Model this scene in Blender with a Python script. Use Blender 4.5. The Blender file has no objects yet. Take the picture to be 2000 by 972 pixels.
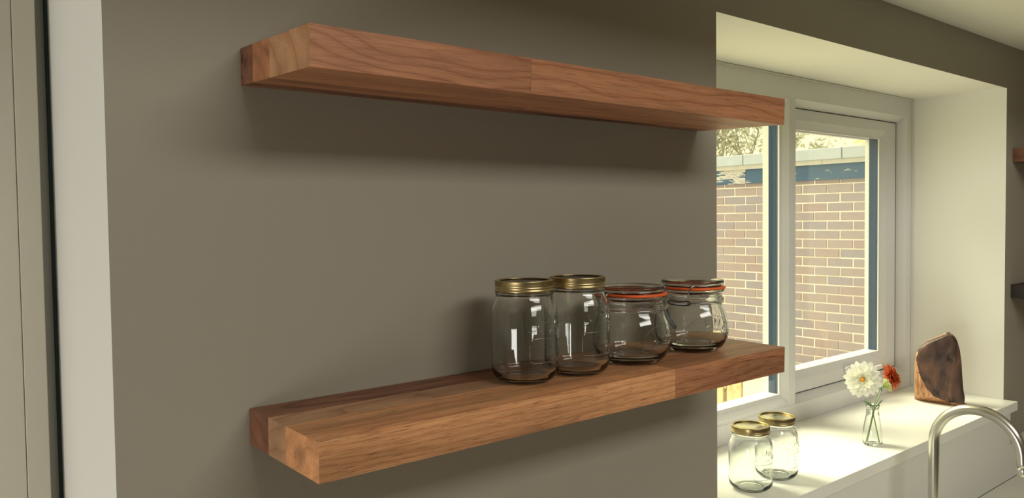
import bpy, bmesh, math, random
from mathutils import Vector, Matrix, noise
PI = math.pi
S = bpy.context.scene
COL = S.collection

# ------------------------------------------------------------ camera
cam_d = bpy.data.cameras.new('camera')
cam = bpy.data.objects.new('camera', cam_d); COL.objects.link(cam)
cam_d.sensor_fit = 'HORIZONTAL'; cam_d.sensor_width = 36.0
cam_d.lens = 1546.94 / 2000 * 36
cam_d.clip_start = 0.02
CAM = Vector((-.4095, -1.0571, .2531))
_ya, _pi, _ro = .6947, .0372, -.0122
_F = Vector((math.sin(_ya)*math.cos(_pi), math.cos(_ya)*math.cos(_pi), -math.sin(_pi)))
_R = Vector((math.cos(_ya), -math.sin(_ya), 0)); _U = _R.cross(_F)
_c, _s = math.cos(_ro), math.sin(_ro)
_R, _U = (_c*_R + _s*_U), (_c*_U - _s*_R)
M = Matrix((( _R.x, _U.x, -_F.x, CAM.x), (_R.y, _U.y, -_F.y, CAM.y), (_R.z, _U.z, -_F.z, CAM.z), (0, 0, 0, 1)))
cam.matrix_world = M
S.camera = cam

# ------------------------------------------------------------ world, sun, lamps, exposure
W = bpy.data.worlds.new('sky'); S.world = W; W.use_nodes = True
bg = W.node_tree.nodes['Background']
bg.inputs[0].default_value = (1.0, .945, .565, 1)
bg.inputs[1].default_value = 1.42

def lamp(name, kind, loc, target, energy, color, **kw):
    d = bpy.data.lights.new(name, kind); d.energy = energy; d.color = color
    for k, v in kw.items(): setattr(d, k, v)
    o = bpy.data.objects.new(name, d); COL.objects.link(o); o.location = loc
    o.rotation_euler = (Vector(target) - Vector(loc)).to_track_quat('-Z', 'Y').to_euler()
    return o
lamp('sun', 'SUN', (0, 6, 6), (0.9, 2.9, 2.4), 6.8, (1.0, .955, .66), angle=math.radians(34))
# added area light behind the camera, source unseen, height taken from shelf shadows
lamp('high_daylight', 'AREA', (0.7, -2.9, 1.7), (0.8, 0, .1), 40, (1.0, .97, .90), shape='RECTANGLE', size=2.2, size_y=.5)
# added area light at low left, source unseen, brightens surfaces facing left
lamp('left_daylight', 'AREA', (-2.8, -.85, -1.0), (0.2, -.2, -.8), 46, (1.0, .97, .90), shape='RECTANGLE', size=1.1, size_y=1.25)

vs = S.view_settings
vs.view_transform = 'Standard'; vs.look = 'None'; vs.exposure = 0.0; vs.gamma = 1.0; vs.use_curve_mapping = False

# ------------------------------------------------------------ helpers
def tag(o, label=None, cat=None, group=None, kind=None):
    if label: o['label'] = label
    if cat: o['category'] = cat
    if group: o['group'] = group
    if kind: o['kind'] = kind
    return o

def empty(name, loc, label, cat, group=None, rotz=0, rot=None):
    o = bpy.data.objects.new(name, None); COL.objects.link(o)
    o.location = loc; o.rotation_euler = rot if rot else (0, 0, rotz)
    o.empty_display_size = .02
    return tag(o, label, cat, group)

def obj(name, bm, mats, parent=None, smooth=True, bevel=0, seg=2, autosmooth=None, sub=0):
    me = bpy.data.meshes.new(name)
    bmesh.ops.recalc_face_normals(bm, faces=bm.faces)
    bm.to_mesh(me); bm.free()
    if not isinstance(mats, (list, tuple)): mats = [mats]
    for m in mats: me.materials.append(m)
    o = bpy.data.objects.new(name, me); COL.objects.link(o)
    if parent is not None: o.parent = parent
    if smooth:
        for p in me.polygons: p.use_smooth = True
    if bevel:
        b = o.modifiers.new('bevel', 'BEVEL'); b.width = bevel; b.segments = seg; b.limit_method = 'ANGLE'; b.angle_limit = math.radians(40)
        b.harden_normals = True
    if sub:
        s = o.modifiers.new('sub', 'SUBSURF'); s.levels = sub; s.render_levels = sub
    return o

def mesh_copy(src, name, parent, loc=None, rot=None, scale=None):
    o = bpy.data.objects.new(name, src.data if hasattr(src, 'data') else src); COL.objects.link(o)
    o.parent = parent
    if loc is not None: o.location = loc
    if rot is not None: o.rotation_euler = rot
    if scale is not None: o.scale = scale
    return o

def box(bm, x0, x1, y0, y1, z0, z1, mi=0):
    v = [bm.verts.new((x, y, z)) for z in (z0, z1) for y in (y0, y1) for x in (x0, x1)]
    out = []
    for f in ((0, 2, 3, 1), (4, 5, 7, 6), (0, 1, 5, 4), (2, 6, 7, 3), (0, 4, 6, 2), (1, 3, 7, 5)):
        q = bm.faces.new([v[i] for i in f]); q.material_index = mi; out.append(q)
    return out

def lathe(bm, prof, seg=64, closed=False, mi=0, rmod=None):
    rings = []
    for i, (r, z) in enumerate(prof):
        if r < 1e-6: rings.append([bm.verts.new((0, 0, z))]); continue
        ring = []
        for k in range(seg):
            a = 2*PI*k/seg; rr = r + (rmod(i, k) if rmod else 0)
            ring.append(bm.verts.new((rr*math.cos(a), rr*math.sin(a), z)))
        rings.append(ring)
    n = len(rings)
    for i in range(n if closed else n-1):
        a, b = rings[i], rings[(i+1) % n]
        for k in range(seg):
            k2 = (k+1) % seg
            if len(a) == 1 and len(b) == 1: continue
            if len(a) == 1: f = bm.faces.new((a[0], b[k], b[k2]))
            elif len(b) == 1: f = bm.faces.new((a[k], b[0], a[k2]))
            else: f = bm.faces.new((a[k], b[k], b[k2], a[k2]))
            f.material_index = mi
    return bm

def catmull(pts, n=6, closed=False):
    pts = [Vector(p) for p in pts]; out = []
    N = len(pts)
    rng = range(N if closed else N-1)
    for i in rng:
        if closed: p0, p1, p2, p3 = pts[(i-1) % N], pts[i], pts[(i+1) % N], pts[(i+2) % N]
        else: p0, p1, p2, p3 = pts[max(i-1, 0)], pts[i], pts[i+1], pts[min(i+2, N-1)]
        for k in range(n):
            t = k/n
            out.append(.5*((2*p1) + (-p0+p2)*t + (2*p0-5*p1+4*p2-p3)*t*t + (-p0+3*p1-3*p2+p3)*t**3))
    if not closed: out.append(pts[-1])
    return out

def tube(bm, pts, r, seg=10, closed=False, mi=0, cap=True):
    pts = [Vector(p) for p in pts]; N = len(pts); rings = []
    ref = None
    for i, p in enumerate(pts):
        if closed: t = pts[(i+1) % N] - pts[(i-1) % N]
        else: t = pts[min(i+1, N-1)] - pts[max(i-1, 0)]
        t.normalize()
        if ref is None:
            ref = Vector((0, 0, 1)) if abs(t.z) < .9 else Vector((1, 0, 0))
        u = (ref - t*ref.dot(t)).normalized(); w = t.cross(u); ref = u
        rr = r(i/(N-1)) if callable(r) else r
        rings.append([bm.verts.new(p + u*rr*math.cos(2*PI*k/seg) + w*rr*math.sin(2*PI*k/seg)) for k in range(seg)])
    for i in range(N if closed else N-1):
        a, b = rings[i], rings[(i+1) % N]
        for k in range(seg):
            f = bm.faces.new((a[k], a[(k+1) % seg], b[(k+1) % seg], b[k])); f.material_index = mi
    if cap and not closed:
        bm.faces.new(rings[0][::-1]).material_index = mi; bm.faces.new(rings[-1]).material_index = mi

# ------------------------------------------------------------ materials
def nodes(name):
    m = bpy.data.materials.new(name); m.use_nodes = True
    nt = m.node_tree; p = nt.nodes['Principled BSDF']
    return m, nt, p
def N(nt, t, **kw):
    n = nt.nodes.new(t)
    for k, v in kw.items():
        if k in n.inputs: n.inputs[k].default_value = v
        else: setattr(n, k, v)
    return n
def simple(name, col, rough=.5, metal=0, spec=.5, bump=0, bscale=200, var=0, vscale=6):
    m, nt, p = nodes(name)
    p.inputs['Base Color'].default_value = (*col, 1); p.inputs['Roughness'].default_value = rough
    p.inputs['Metallic'].default_value = metal; p.inputs['Specular IOR Level'].default_value = spec
    tc = N(nt, 'ShaderNodeTexCoord')
    if var:
        n = N(nt, 'ShaderNodeTexNoise', Scale=vscale, Detail=4.0); nt.links.new(tc.outputs['Object'], n.inputs['Vector'])
        mx = N(nt, 'ShaderNodeMix', data_type='RGBA'); 
        mx.inputs['A'].default_value = (*[c*(1-var) for c in col], 1); mx.inputs['B'].default_value = (*[min(1, c*(1+var)) for c in col], 1)
        nt.links.new(n.outputs['Fac'], mx.inputs['Factor']); nt.links.new(mx.outputs['Result'], p.inputs['Base Color'])
    if bump:
        n = N(nt, 'ShaderNodeTexNoise', Scale=bscale, Detail=3.0); nt.links.new(tc.outputs['Object'], n.inputs['Vector'])
        b = N(nt, 'ShaderNodeBump', Strength=bump, Distance=.001); nt.links.new(n.outputs['Fac'], b.inputs['Height'])
        nt.links.new(b.outputs['Normal'], p.inputs['Normal'])
    return m

WALL = simple('grey_wall_paint', (.345, .315, .252), .75, spec=.25, bump=.12, bscale=260, var=.035, vscale=2.2)
WHITE = simple('white_reveal_paint', (.84, .83, .79), .7, spec=.3, bump=.1, bscale=240)
CEIL = simple('white_ceiling_paint', (.78, .765, .68), .8, spec=.2)
UPVC = simple('white_upvc', (.76, .755, .75), .3, spec=.4)
SILLM = simple('white_sill_gloss', (.88, .87, .82), .3, spec=.4)
DOORM = simple('white_door_paint', (.60, .57, .47), .5, spec=.3)
GASKET = simple('dark_blue_gasket', (.004, .034, .10), .25, spec=.6)
GAP = simple('black_gap_strip', (.006, .008, .018), .5)
FLOORM = simple('floor_tile', (.30, .27, .22), .4, var=.08)
WORK = simple('pale_worktop', (.80, .79, .69), .22, spec=.5, var=.02, vscale=30)
PANELM = simple('pale_upstand', (.80, .79, .75), .45, spec=.4, var=.02)

def wood(name, base, dark, light, seed=0, ring=26, pore=.55, center=(0, -.02, -.10), warp=.02, streak=None, rough=.48):
    """solid wood: growth rings round an axis along x, pores stretched along x"""
    m, nt, p = nodes(name); L = nt.links.new
    tc = N(nt, 'ShaderNodeTexCoord')
    mp = N(nt, 'ShaderNodeMapping'); L(tc.outputs['Object'], mp.inputs['Vector'])
    mp.inputs['Location'].default_value = (seed*1.37, -center[1], -center[2])
    # warp that is slow along the grain
    mw = N(nt, 'ShaderNodeMapping'); L(mp.outputs[0], mw.inputs['Vector']); mw.inputs['Scale'].default_value = (2.2, 9, 9)
    nw = N(nt, 'ShaderNodeTexNoise', Scale=1.0, Detail=2.0); L(mw.outputs[0], nw.inputs['Vector'])
    sub = N(nt, 'ShaderNodeVectorMath', operation='SUBTRACT'); L(nw.outputs['Color'], sub.inputs[0]); sub.inputs[1].default_value = (.5, .5, .5)
    sc = N(nt, 'ShaderNodeVectorMath', operation='MULTIPLY'); L(sub.outputs[0], sc.inputs[0]); sc.inputs[1].default_value = (0, warp*4, warp*4)
    add = N(nt, 'ShaderNodeVectorMath', operation='ADD'); L(mp.outputs[0], add.inputs[0]); L(sc.outputs[0], add.inputs[1])
    wv = N(nt, 'ShaderNodeTexWave', wave_type='RINGS', rings_direction='X', wave_profile='SAW', Scale=ring, Distortion=.6, Detail=2.0)
    wv.inputs['Detail Scale'].default_value = 1.5
    L(add.outputs[0], wv.inputs['Vector'])
    r1 = N(nt, 'ShaderNodeValToRGB'); L(wv.outputs['Fac'], r1.inputs['Fac'])
    e = r1.color_ramp.elements
    e[0].position = 0; e[0].color = (*base, 1); e[1].position = 1; e[1].color = (*dark, 1)
    x = r1.color_ramp.elements.new(.45); x.color = (*light, 1)
    x = r1.color_ramp.elements.new(.8); x.color = (*base, 1)
    # fine fibres
    mf = N(nt, 'ShaderNodeMapping'); L(mp.outputs[0], mf.inputs['Vector']); mf.inputs['Scale'].default_value = (14, 420, 420)
    nf = N(nt, 'ShaderNodeTexNoise', Scale=1.0, Detail=3.0); L(mf.outputs[0], nf.inputs['Vector'])
    mr = N(nt, 'ShaderNodeMapRange'); L(nf.outputs['Fac'], mr.inputs['Value'])
    mr.inputs['From Min'].default_value = .3; mr.inputs['From Max'].default_value = .7; mr.inputs['To Min'].default_value = .84; mr.inputs['To Max'].default_value = 1.12
    mul = N(nt, 'ShaderNodeMix', data_type='RGBA', blend_type='MULTIPLY'); mul.inputs['Factor'].default_value = 1
    L(r1.outputs['Color'], mul.inputs['A']); L(mr.outputs[0], mul.inputs['B'])
    # pores: short dark dashes along x
    mpo = N(nt, 'ShaderNodeMapping'); L(mp.outputs[0], mpo.inputs['Vector']); mpo.inputs['Scale'].default_value = (26, 1050, 1050)
    no = N(nt, 'ShaderNodeTexNoise', Scale=1.0, Detail=1.0); L(mpo.outputs[0], no.inputs['Vector'])
    rp = N(nt, 'ShaderNodeMapRange'); L(no.outputs['Fac'], rp.inputs['Value'])
    rp.inputs['From Min'].default_value = .60; rp.inputs['From Max'].default_value = .70; rp.inputs['To Min'].default_value = 0; rp.inputs['To Max'].default_value = pore
    mx = N(nt, 'ShaderNodeMix', data_type='RGBA'); L(rp.outputs[0], mx.inputs['Factor']); L(mul.outputs['Result'], mx.inputs['A'])
    mx.inputs['B'].default_value = (*[c*.32 for c in dark], 1)
    last = mx
    # broad tone variation
    mb = N(nt, 'ShaderNodeMapping'); L(mp.outputs[0], mb.inputs['Vector']); mb.inputs['Scale'].default_value = (3, 22, 22)
    nb = N(nt, 'ShaderNodeTexNoise', Scale=1.0, Detail=2.0); L(mb.outputs[0], nb.inputs['Vector'])
    rb = N(nt, 'ShaderNodeMapRange'); L(nb.outputs['Fac'], rb.inputs['Value'])
    rb.inputs['From Min'].default_value = .3; rb.inputs['From Max'].default_value = .7; rb.inputs['To Min'].default_value = .78; rb.inputs['To Max'].default_value = 1.2
    m2 = N(nt, 'ShaderNodeMix', data_type='RGBA', blend_type='MULTIPLY'); m2.inputs['Factor'].default_value = 1
    L(last.outputs['Result'], m2.inputs['A']); L(rb.outputs[0], m2.inputs['B'])
    if streak:   # a wandering dark heartwood streak
        ms = N(nt, 'ShaderNodeMapping'); L(mp.outputs[0], ms.inputs['Vector']); ms.inputs['Scale'].default_value = (2.4, 30, 30); ms.inputs['Location'].default_value = (seed, 3, 1)
        ns = N(nt, 'ShaderNodeTexNoise', Scale=1.0, Detail=4.0); L(ms.outputs[0], ns.inputs['Vector'])
        rs = N(nt, 'ShaderNodeMapRange'); L(ns.outputs['Fac'], rs.inputs['Value'])
        rs.inputs['From Min'].default_value = .52; rs.inputs['From Max'].default_value = .64; rs.inputs['To Max'].default_value = streak
        m3 = N(nt, 'ShaderNodeMix', data_type='RGBA'); L(rs.outputs[0], m3.inputs['Factor']); L(m2.outputs['Result'], m3.inputs['A'])
        m3.inputs['B'].default_value = (*[c*.22 for c in dark], 1); m2 = m3
    L(m2.outputs['Result'], p.inputs['Base Color'])
    p.inputs['Roughness'].default_value = rough; p.inputs['Specular IOR Level'].default_value = .35
    bp = N(nt, 'ShaderNodeBump', Strength=.35, Distance=.0006); L(no.outputs['Fac'], bp.inputs['Height']); bp.invert = True
    L(bp.outputs['Normal'], p.inputs['Normal'])
    return m

def glassmat(name, col=(1, 1, 1), ior=1.46, rough=0.0):
    m, nt, p = nodes(name)
    g = N(nt, 'ShaderNodeBsdfGlass', IOR=ior, Roughness=rough); g.inputs['Color'].default_value = (*col, 1)
    nt.links.new(g.outputs[0], nt.nodes['Material Output'].inputs['Surface']); nt.nodes.remove(p)
    return m
JAR = glassmat('clear_jar_glass', (.99, .997, .99))
def panemat(name):
    m, nt, p = nodes(name)
    t = N(nt, 'ShaderNodeBsdfTransparent'); t.inputs['Color'].default_value = (.97, .985, .98, 1)
    g = N(nt, 'ShaderNodeBsdfGlossy', Roughness=0.0)
    lw = N(nt, 'ShaderNodeLayerWeight', Blend=.5)
    pw = N(nt, 'ShaderNodeMath', operation='POWER'); pw.inputs[1].default_value = 4.0
    fr = N(nt, 'ShaderNodeMapRange'); fr.inputs['To Min'].default_value = .03; fr.inputs['To Max'].default_value = .6
    nt.links.new(lw.outputs['Facing'], pw.inputs[0]); nt.links.new(pw.outputs[0], fr.inputs['Value'])
    mx = N(nt, 'ShaderNodeMixShader'); L = nt.links.new
    L(fr.outputs[0], mx.inputs[0]); L(t.outputs[0], mx.inputs[1]); L(g.outputs[0], mx.inputs[2])
    L(mx.outputs[0], nt.nodes['Material Output'].inputs['Surface']); nt.nodes.remove(p)
    return m
PANE = panemat('window_glass')
GOLD = simple('brass_lid_metal', (.52, .41, .21), .32, metal=1)
DISC = simple('pale_gold_disc', (.70, .62, .42), .22, metal=1)
SHADEDISC = simple('shaded_lid_disc', (.03, .028, .022), .35, metal=.6)  # dark reflection and rim shadow put into the shelf lids' colour
STEEL = simple('brushed_steel', (.60, .585, .53), .27, metal=1, bump=.1, bscale=600)
WIRE = simple('steel_wire', (.48, .50, .50), .2, metal=1)
DWIRE = simple('dark_steel_wire', (.07, .085, .10), .3, metal=.9)
RUBBER = simple('orange_rubber', (.86, .13, .02), .45)

# ------------------------------------------------------------ room shell
T = .46            # outer wall thickness
HX0, HX1, HZ0, HZ1 = 1.062, 2.793, -.4559, .7026     # window opening
DX0, DX1, DZ1 = -1.25, -.1689, .74                   # door opening
FZ, CZ, HI = -1.5, .8553, 2.25
bm = bmesh.new()
for a in ((-3.05, DX0, 0, T, FZ, HI+.1), (DX0, DX1, 0, T, DZ1, HI+.1), (DX1, HX0, 0, T, FZ, HI+.1), (HX0, HX1, 0, T, HZ1, HI+.1),
          (HX0, HX1, 0, T, FZ, HZ0), (HX1, 3.75, 0, T, FZ, HI+.1)): box(bm, *a)
bmesh.ops.remove_doubles(bm, verts=bm.verts, dist=1e-5)
for f in list(bm.faces):
    c = f.calc_center_median()
    if .01 < c.y < T-.01 and (-1.3 < c.x < 3.2): f.material_index = 1
o = obj('wall_back', bm, [WALL, WHITE], smooth=False); tag(o, kind='structure', label='grey painted wall carrying the two oak shelves, with white window reveals')
bm = bmesh.new(); box(bm, -3.05, -2.95, -4.3, 0, FZ, HI+.1)
tag(obj('wall_left', bm, WALL, smooth=False), kind='structure')
bm = bmesh.new(); box(bm, 3.75, 3.85, -4.3, T, FZ, HI+.1)
tag(obj('wall_right', bm, WALL, smooth=False), kind='structure')
bm = bmesh.new(); box(bm, -3.05, 3.85, -4.4, -4.3, FZ, HI+.1)
tag(obj('wall_front', bm, WALL, smooth=False), kind='structure')
bm = bmesh.new(); box(bm, -3.05, 3.85, -4.4, T, FZ-.1, FZ)
tag(obj('floor', bm, FLOORM, smooth=False), kind='structure')
bm = bmesh.new(); box(bm, -2.95, 3.75, -.80, -.0002, CZ, CZ+.05); box(bm, -2.95, 3.75, -.80, -.74, CZ+.05, HI); box(bm, -3.05, 3.85, -4.4, T, HI, HI+.1)  # unseen front edge and riser shaped to cut lamp light on the upper wall
tag(obj('ceiling', bm, CEIL, smooth=False), kind='structure')

# ------------------------------------------------------------ window
def rect_ring(bm, r, y):
    x0, x1, z0, z1 = r
    return [bm.verts.new(p) for p in ((x0, y, z0), (x1, y, z0), (x1, y, z1), (x0, y, z1))]
def loft(bm, rings, mis):
    vs_ = [rect_ring(bm, r, y) for r, y in rings]
    for i, mi in enumerate(mis):
        a, b = vs_[i], vs_[i+1]
        for k in range(4):
            f = bm.faces.new((a[k], a[(k+1) % 4], b[(k+1) % 4], b[k])); f.material_index = mi
YF = .3293; YB = .43
win = empty('window_1', (1.9275, YF, -.424), 'white framed kitchen window in the deep white recess, one fixed and one opening light', 'window'); win['kind'] = 'structure'
def wl(bm):   # world to window-local
    bmesh.ops.translate(bm, verts=bm.verts, vec=-Vector(win.location)); return bm
HL = (1.135, 1.9132, -.357, .6307); HR = (1.9451, 2.745, -.3617, .6307)
bm = bmesh.new()
box(bm, HX0+.0005, HX1-.0005, YF, YB, HL[3], HZ1-.0005)
box(bm, HX0+.0005, HX1-.0005, YF, YB, -.4238, HR[2])
box(bm, HX0+.0005, HL[0], YF, YB, HR[2], HL[3]); box(bm, HL[1], HR[0], YF, YB, HR[2], HL[3]); box(bm, HR[1], HX1-.0005, YF, YB, HR[2], HL[3])
box(bm, HL[0], HL[1], YF, YB, HR[2], HL[2])
obj('window_frame', wl(bm), UPVC, win, smooth=False, bevel=.0012)
def inset(r, l, rt, b, t): return (r[0]+l, r[1]-rt, r[2]+b, r[3]-t)
# glazing bead and rebate of the fixed light
bm = bmesh.new()
A = inset(HL, .0, .0, .0, .0); B = inset(HL, .006, .006, .008, .006); C_ = inset(HL, .022, .022, .024, .022); D_ = inset(HL, .031, .031, .034, .031)
loft(bm, [(A, YF+.001), (B, YF+.0005), (C_, YF+.016), (D_, YF+.020), (D_, YF+.026)], [0]*4)
obj('glazing_bead', wl(bm), UPVC, win, smooth=False)
def rebate(D, y0, y1, y2):
    # dark gasket on the sides and the head, white sun-washed lip beyond it
    bm = bmesh.new(); a = rect_ring(bm, D, y0); b = rect_ring(bm, D, y1)
    for k in (1, 2, 3): bm.faces.new((a[k], a[(k+1) % 4], b[(k+1) % 4], b[k]))
    g = obj('gasket', wl(bm), GASKET, win, smooth=False)
    bm = bmesh.new(); loft(bm, [(D, y1), (D, y2)], [0]); a = rect_ring(bm, D, y0); b = rect_ring(bm, D, y1); bm.faces.new((a[0], a[1], b[1], b[0]))
    obj('outer_lip', wl(bm), UPVC, win, smooth=False)
rebate(D_, YF+.026, YF+.059, YF+.075)
bm = bmesh.new(); box(bm, D_[0]+.001, D_[1]-.001, YF+.0265, YF+.0305, D_[2]+.001, D_[3]-.001)
obj('pane', wl(bm), PANE, win, smooth=False)
# reveal of the opening light
YS = .365
SA = (HR[0]+.0, 2.735, -.341, .609)
bm = bmesh.new(); loft(bm, [(HR, YF+.001), ((HR[0], 2.738, -.344, .612), YS+.002), ((HR[0], 2.738, -.344, .612), YB)], [0, 0])
obj('frame_reveal', wl(bm), UPVC, win, smooth=False)
bm = bmesh.new(); loft(bm, [((HR[0], 2.7375, -.3438, .6118), YS+.0015), ((HR[0], 2.7305, -.3405, .6085), YS+.0012), ((HR[0], 2.7305, -.3405, .6085), YS+.012)], [0, 0])
obj('rubber_or_gap_ring', wl(bm), GAP, win, smooth=False)  # black strip painting the dark gap round the sash
# opening sash
sash = bpy.data.objects.new('casement_sash', None); COL.objects.link(sash); sash.parent = win
SB = (2.025, 2.6175, -.269, .542)
rr = [((HR[0]+.004, 2.7305, -.3405, .6085), YS+.03), ((HR[0]+.004, 2.7305, -.3405, .6085), YS), ((SB[0]-.025, SB[1]+.037, SB[2]-.030, SB[3]+.030), YS), ((SB[0]-.022, SB[1]+.034, SB[2]-.027, SB[3]+.027), YS+.002),
      ((SB[0]-.006, SB[1]+.010, SB[2]-.007, SB[3]+.007), YS+.010), (SB, YS+.011), (SB, YS+.016)]
bm = bmesh.new(); loft(bm, rr, [0]*6); obj('sash_frame', wl(bm), UPVC, sash, smooth=False, bevel=.0008)
_w = win; 
bm = bmesh.new(); a = rect_ring(bm, SB, YS+.016); b = rect_ring(bm, SB, YS+.050)
for k in (1, 2, 3): bm.faces.new((a[k], a[(k+1) % 4], b[(k+1) % 4], b[k]))
obj('gasket', wl(bm), GASKET, sash, smooth=False)
bm = bmesh.new(); loft(bm, [(SB, YS+.050), (SB, YS+.066)], [0]); a = rect_ring(bm, SB, YS+.016); b = rect_ring(bm, SB, YS+.050); bm.faces.new((a[0], a[1], b[1], b[0]))
obj('outer_lip', wl(bm), UPVC, sash, smooth=False)
bm = bmesh.new(); box(bm, SB[0]+.0005, SB[1]-.0005, YS+.0165, YS+.0205, SB[2]+.0005, SB[3]-.0005); obj('pane', wl(bm), PANE, sash, smooth=False)
# window handle low on the sash, mostly behind the flowers
bm = bmesh.new()
n = 20; zc = -.310
for (xa, xb, y0, y1, r) in ((2.345, 2.445, YS-.010, YS, .016),):
    pts = [(xa + r*math.cos(t), zc + r*math.sin(t)) for t in [PI/2 + PI*i/n for i in range(n+1)]] + [(xb + r*math.cos(t), zc + r*math.sin(t)) for t in [-PI/2 + PI*i/n for i in range(n+1)]]
    va = [bm.verts.new((p[0], y0, p[1])) for p in pts]; vb = [bm.verts.new((p[0], y1, p[1])) for p in pts]
    bm.faces.new(va); bm.faces.new(vb[::-1])
    for i in range(len(pts)): bm.faces.new((va[i], va[(i+1) % len(pts)], vb[(i+1) % len(pts)], vb[i]))
tube(bm, catmull([(2.43, YS-.005, zc), (2.43, YS-.04, zc), (2.44, YS-.046, zc), (2.52, YS-.046, zc)], 6), .007, 10)
obj('window_handle', wl(bm), UPVC, win, bevel=.002)
# bead of filler along the head and the jamb
bm = bmesh.new(); box(bm, HX0+.001, HX1-.001, YF-.005, YF, HZ1-.006, HZ1-.0005); box(bm, HX1-.006, HX1-.0005, YF-.004, YF, -.4235, HZ1-.006)
obj('sealant_bead', wl(bm), CEIL, win, smooth=False, bevel=.002)
# sill board
bm = bmesh.new(); box(bm, HX0+.0005, HX1-.0005, -.045, YB, HZ0+.0001, -.4239)
box(bm, HX1-.0005, HX1+.004, -.045, -.0005, HZ0+.0001, -.4239)
obj('window_sill', wl(bm), SILLM, win, smooth=True, bevel=.005, seg=4)
# boxed panel under the sill and low upstand
bm = bmesh.new(); box(bm, .2, 2.772, -.030, -.0005, -.5795, HZ0-.0001); box(bm, .2, 3.7499, -.030, -.0005, -.7034, -.5795)
tag(obj('trim_1', bm, PANELM, smooth=False), label='pale upstand panel between window sill and worktop', kind='structure')

# ------------------------------------------------------------ door on the left
door = empty('door_1', (-.72, .34, FZ), 'off-white door and frame in the opening left of the shelves', 'door'); door['kind'] = 'structure'
def dl(bm): bmesh.ops.translate(bm, verts=bm.verts, vec=-Vector(door.location)); return bm
bm = bmesh.new()
box(bm, -.20, DX1-.0015, .345, .42, FZ+.001, DZ1-.001); box(bm, DX0+.001, -1.21, .345, .42, FZ+.001, DZ1-.001); box(bm, -1.21, -.20, .345, .42, DZ1-.04, DZ1-.001)
obj('door_frame', dl(bm), simple('shaded_frame_paint', (.42, .42, .36), .5), door, smooth=False, bevel=.002)  # greyer than the door: recess shadow put into the frame colour
bm = bmesh.new(); box(bm, -.219, -.189, .310, .345, FZ+.002, DZ1-.003)
obj('edge_board', dl(bm), DOORM, door, smooth=False, bevel=.0015)
bm = bmesh.new(); box(bm, -1.22, -.2196, .3115, .350, FZ+.002, DZ1-.003)
obj('door_leaf', dl(bm), DOORM, door, smooth=False, bevel=.0015)
bm = bmesh.new(); box(bm, -.262, -.2505, .3103, .3115, FZ+.15, -.19); obj('cover_strip', dl(bm), DOORM, door, smooth=False, bevel=.001)
# this seal is a dark strip painting the shadow gap between frame and plaster
bm = bmesh.new(); box(bm, DX1-.0035, DX1-.0004, .332, .346, FZ+.001, DZ1-.002)
obj('seal', dl(bm), simple('dark_teal_gap', (.015, .045, .05), .6), door, smooth=False)

# ------------------------------------------------------------ oak shelves
O1 = ((.66, .305, .135), (.50, .22, .093), (.68, .345, .160))     # warm oak
O2 = ((.42, .175, .080), (.30, .112, .048), (.46, .205, .097))
O3 = ((.40, .215, .115), (.28, .135, .065), (.46, .265, .145))     # greyer middle stave
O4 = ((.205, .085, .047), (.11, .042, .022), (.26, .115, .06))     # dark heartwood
_wc = [0]; END = {}
def W_(t, **k):
    _wc[0] += 1
    m = wood('oak_%d' % _wc[0], *t, seed=_wc[0], **k)
    b = t[0]; kk = dict(k); kk['ring'] = 11; kk['pore'] = .15; kk['warp'] = .03
    END[m.name] = wood('end_grain_%d' % _wc[0], tuple(c*.94 for c in b), tuple(c*.76 for c in b), tuple(c*1.05 for c in b), seed=_wc[0]+30, **kk)
    return m
    return wood('oak_%d' % _wc[0], *t, seed=_wc[0], **k)
def shelf(label, x0, x1, ztop, droop, rows, group):
    e = empty('floating_shelf', (x0, 0, ztop), label, 'shelf', group, rot=(math.atan(droop), 0, 0))
    for (ya, yb, segs) in rows:
        for i, (xa, xb, m) in enumerate(segs):
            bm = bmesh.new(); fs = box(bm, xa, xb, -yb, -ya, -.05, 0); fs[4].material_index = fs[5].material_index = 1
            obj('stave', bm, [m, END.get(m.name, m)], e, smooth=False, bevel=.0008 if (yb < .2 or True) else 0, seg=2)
    return e
XR = .9928
mA = W_(O1, ring=34, pore=.95, streak=.30, center=(0, -.19, -.17), warp=.012)
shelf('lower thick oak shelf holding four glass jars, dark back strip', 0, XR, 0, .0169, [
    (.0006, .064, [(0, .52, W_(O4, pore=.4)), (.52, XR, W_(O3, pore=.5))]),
    (.064, .117, [(0, .61, W_(O3, pore=.5, center=(0, -.08, -.4))), (.61, XR, W_(O3, pore=.5))]),
    (.117, .2091, [(0, .655, mA), (.655, XR, W_(O2, ring=22, pore=.7, center=(0, -.1, .10), warp=.03))])], 'oak floating shelves')
mU = W_(O2, ring=20, pore=.35, center=(0, -.28, -.16), warp=.045)
END[mU.name] = wood('pale_end_grain', (.43, .22, .108), (.36, .17, .08), (.48, .26, .135), seed=77, ring=8, pore=.1, warp=.02)
shelf('empty upper oak shelf with bold cathedral grain and dark cracked back edge', 0, XR, .4875, .0317, [
    (.0006, .041, [(0, XR, W_(O4, pore=.4, streak=.9))]),
    (.041, .095, [(0, .45, W_(O2, pore=.3, streak=.55)), (.45, XR, W_(O2, pore=.4, streak=.8))]),
    (.095, .2091, [(0, .337, mU), (.337, XR, W_(O2, ring=16, pore=.5, center=(0, -.3, .12), warp=.02))])], 'oak floating shelves')
shelf('dark oak shelf end at upper right beyond the window', 2.856, 3.72, .4905, .0, [
    (.0006, .041, [(0, .86, W_(O4, pore=.4))]), (.041, .2091, [(0, .86, W_(O3, pore=.4))])], 'oak shelves right of the window')
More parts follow.
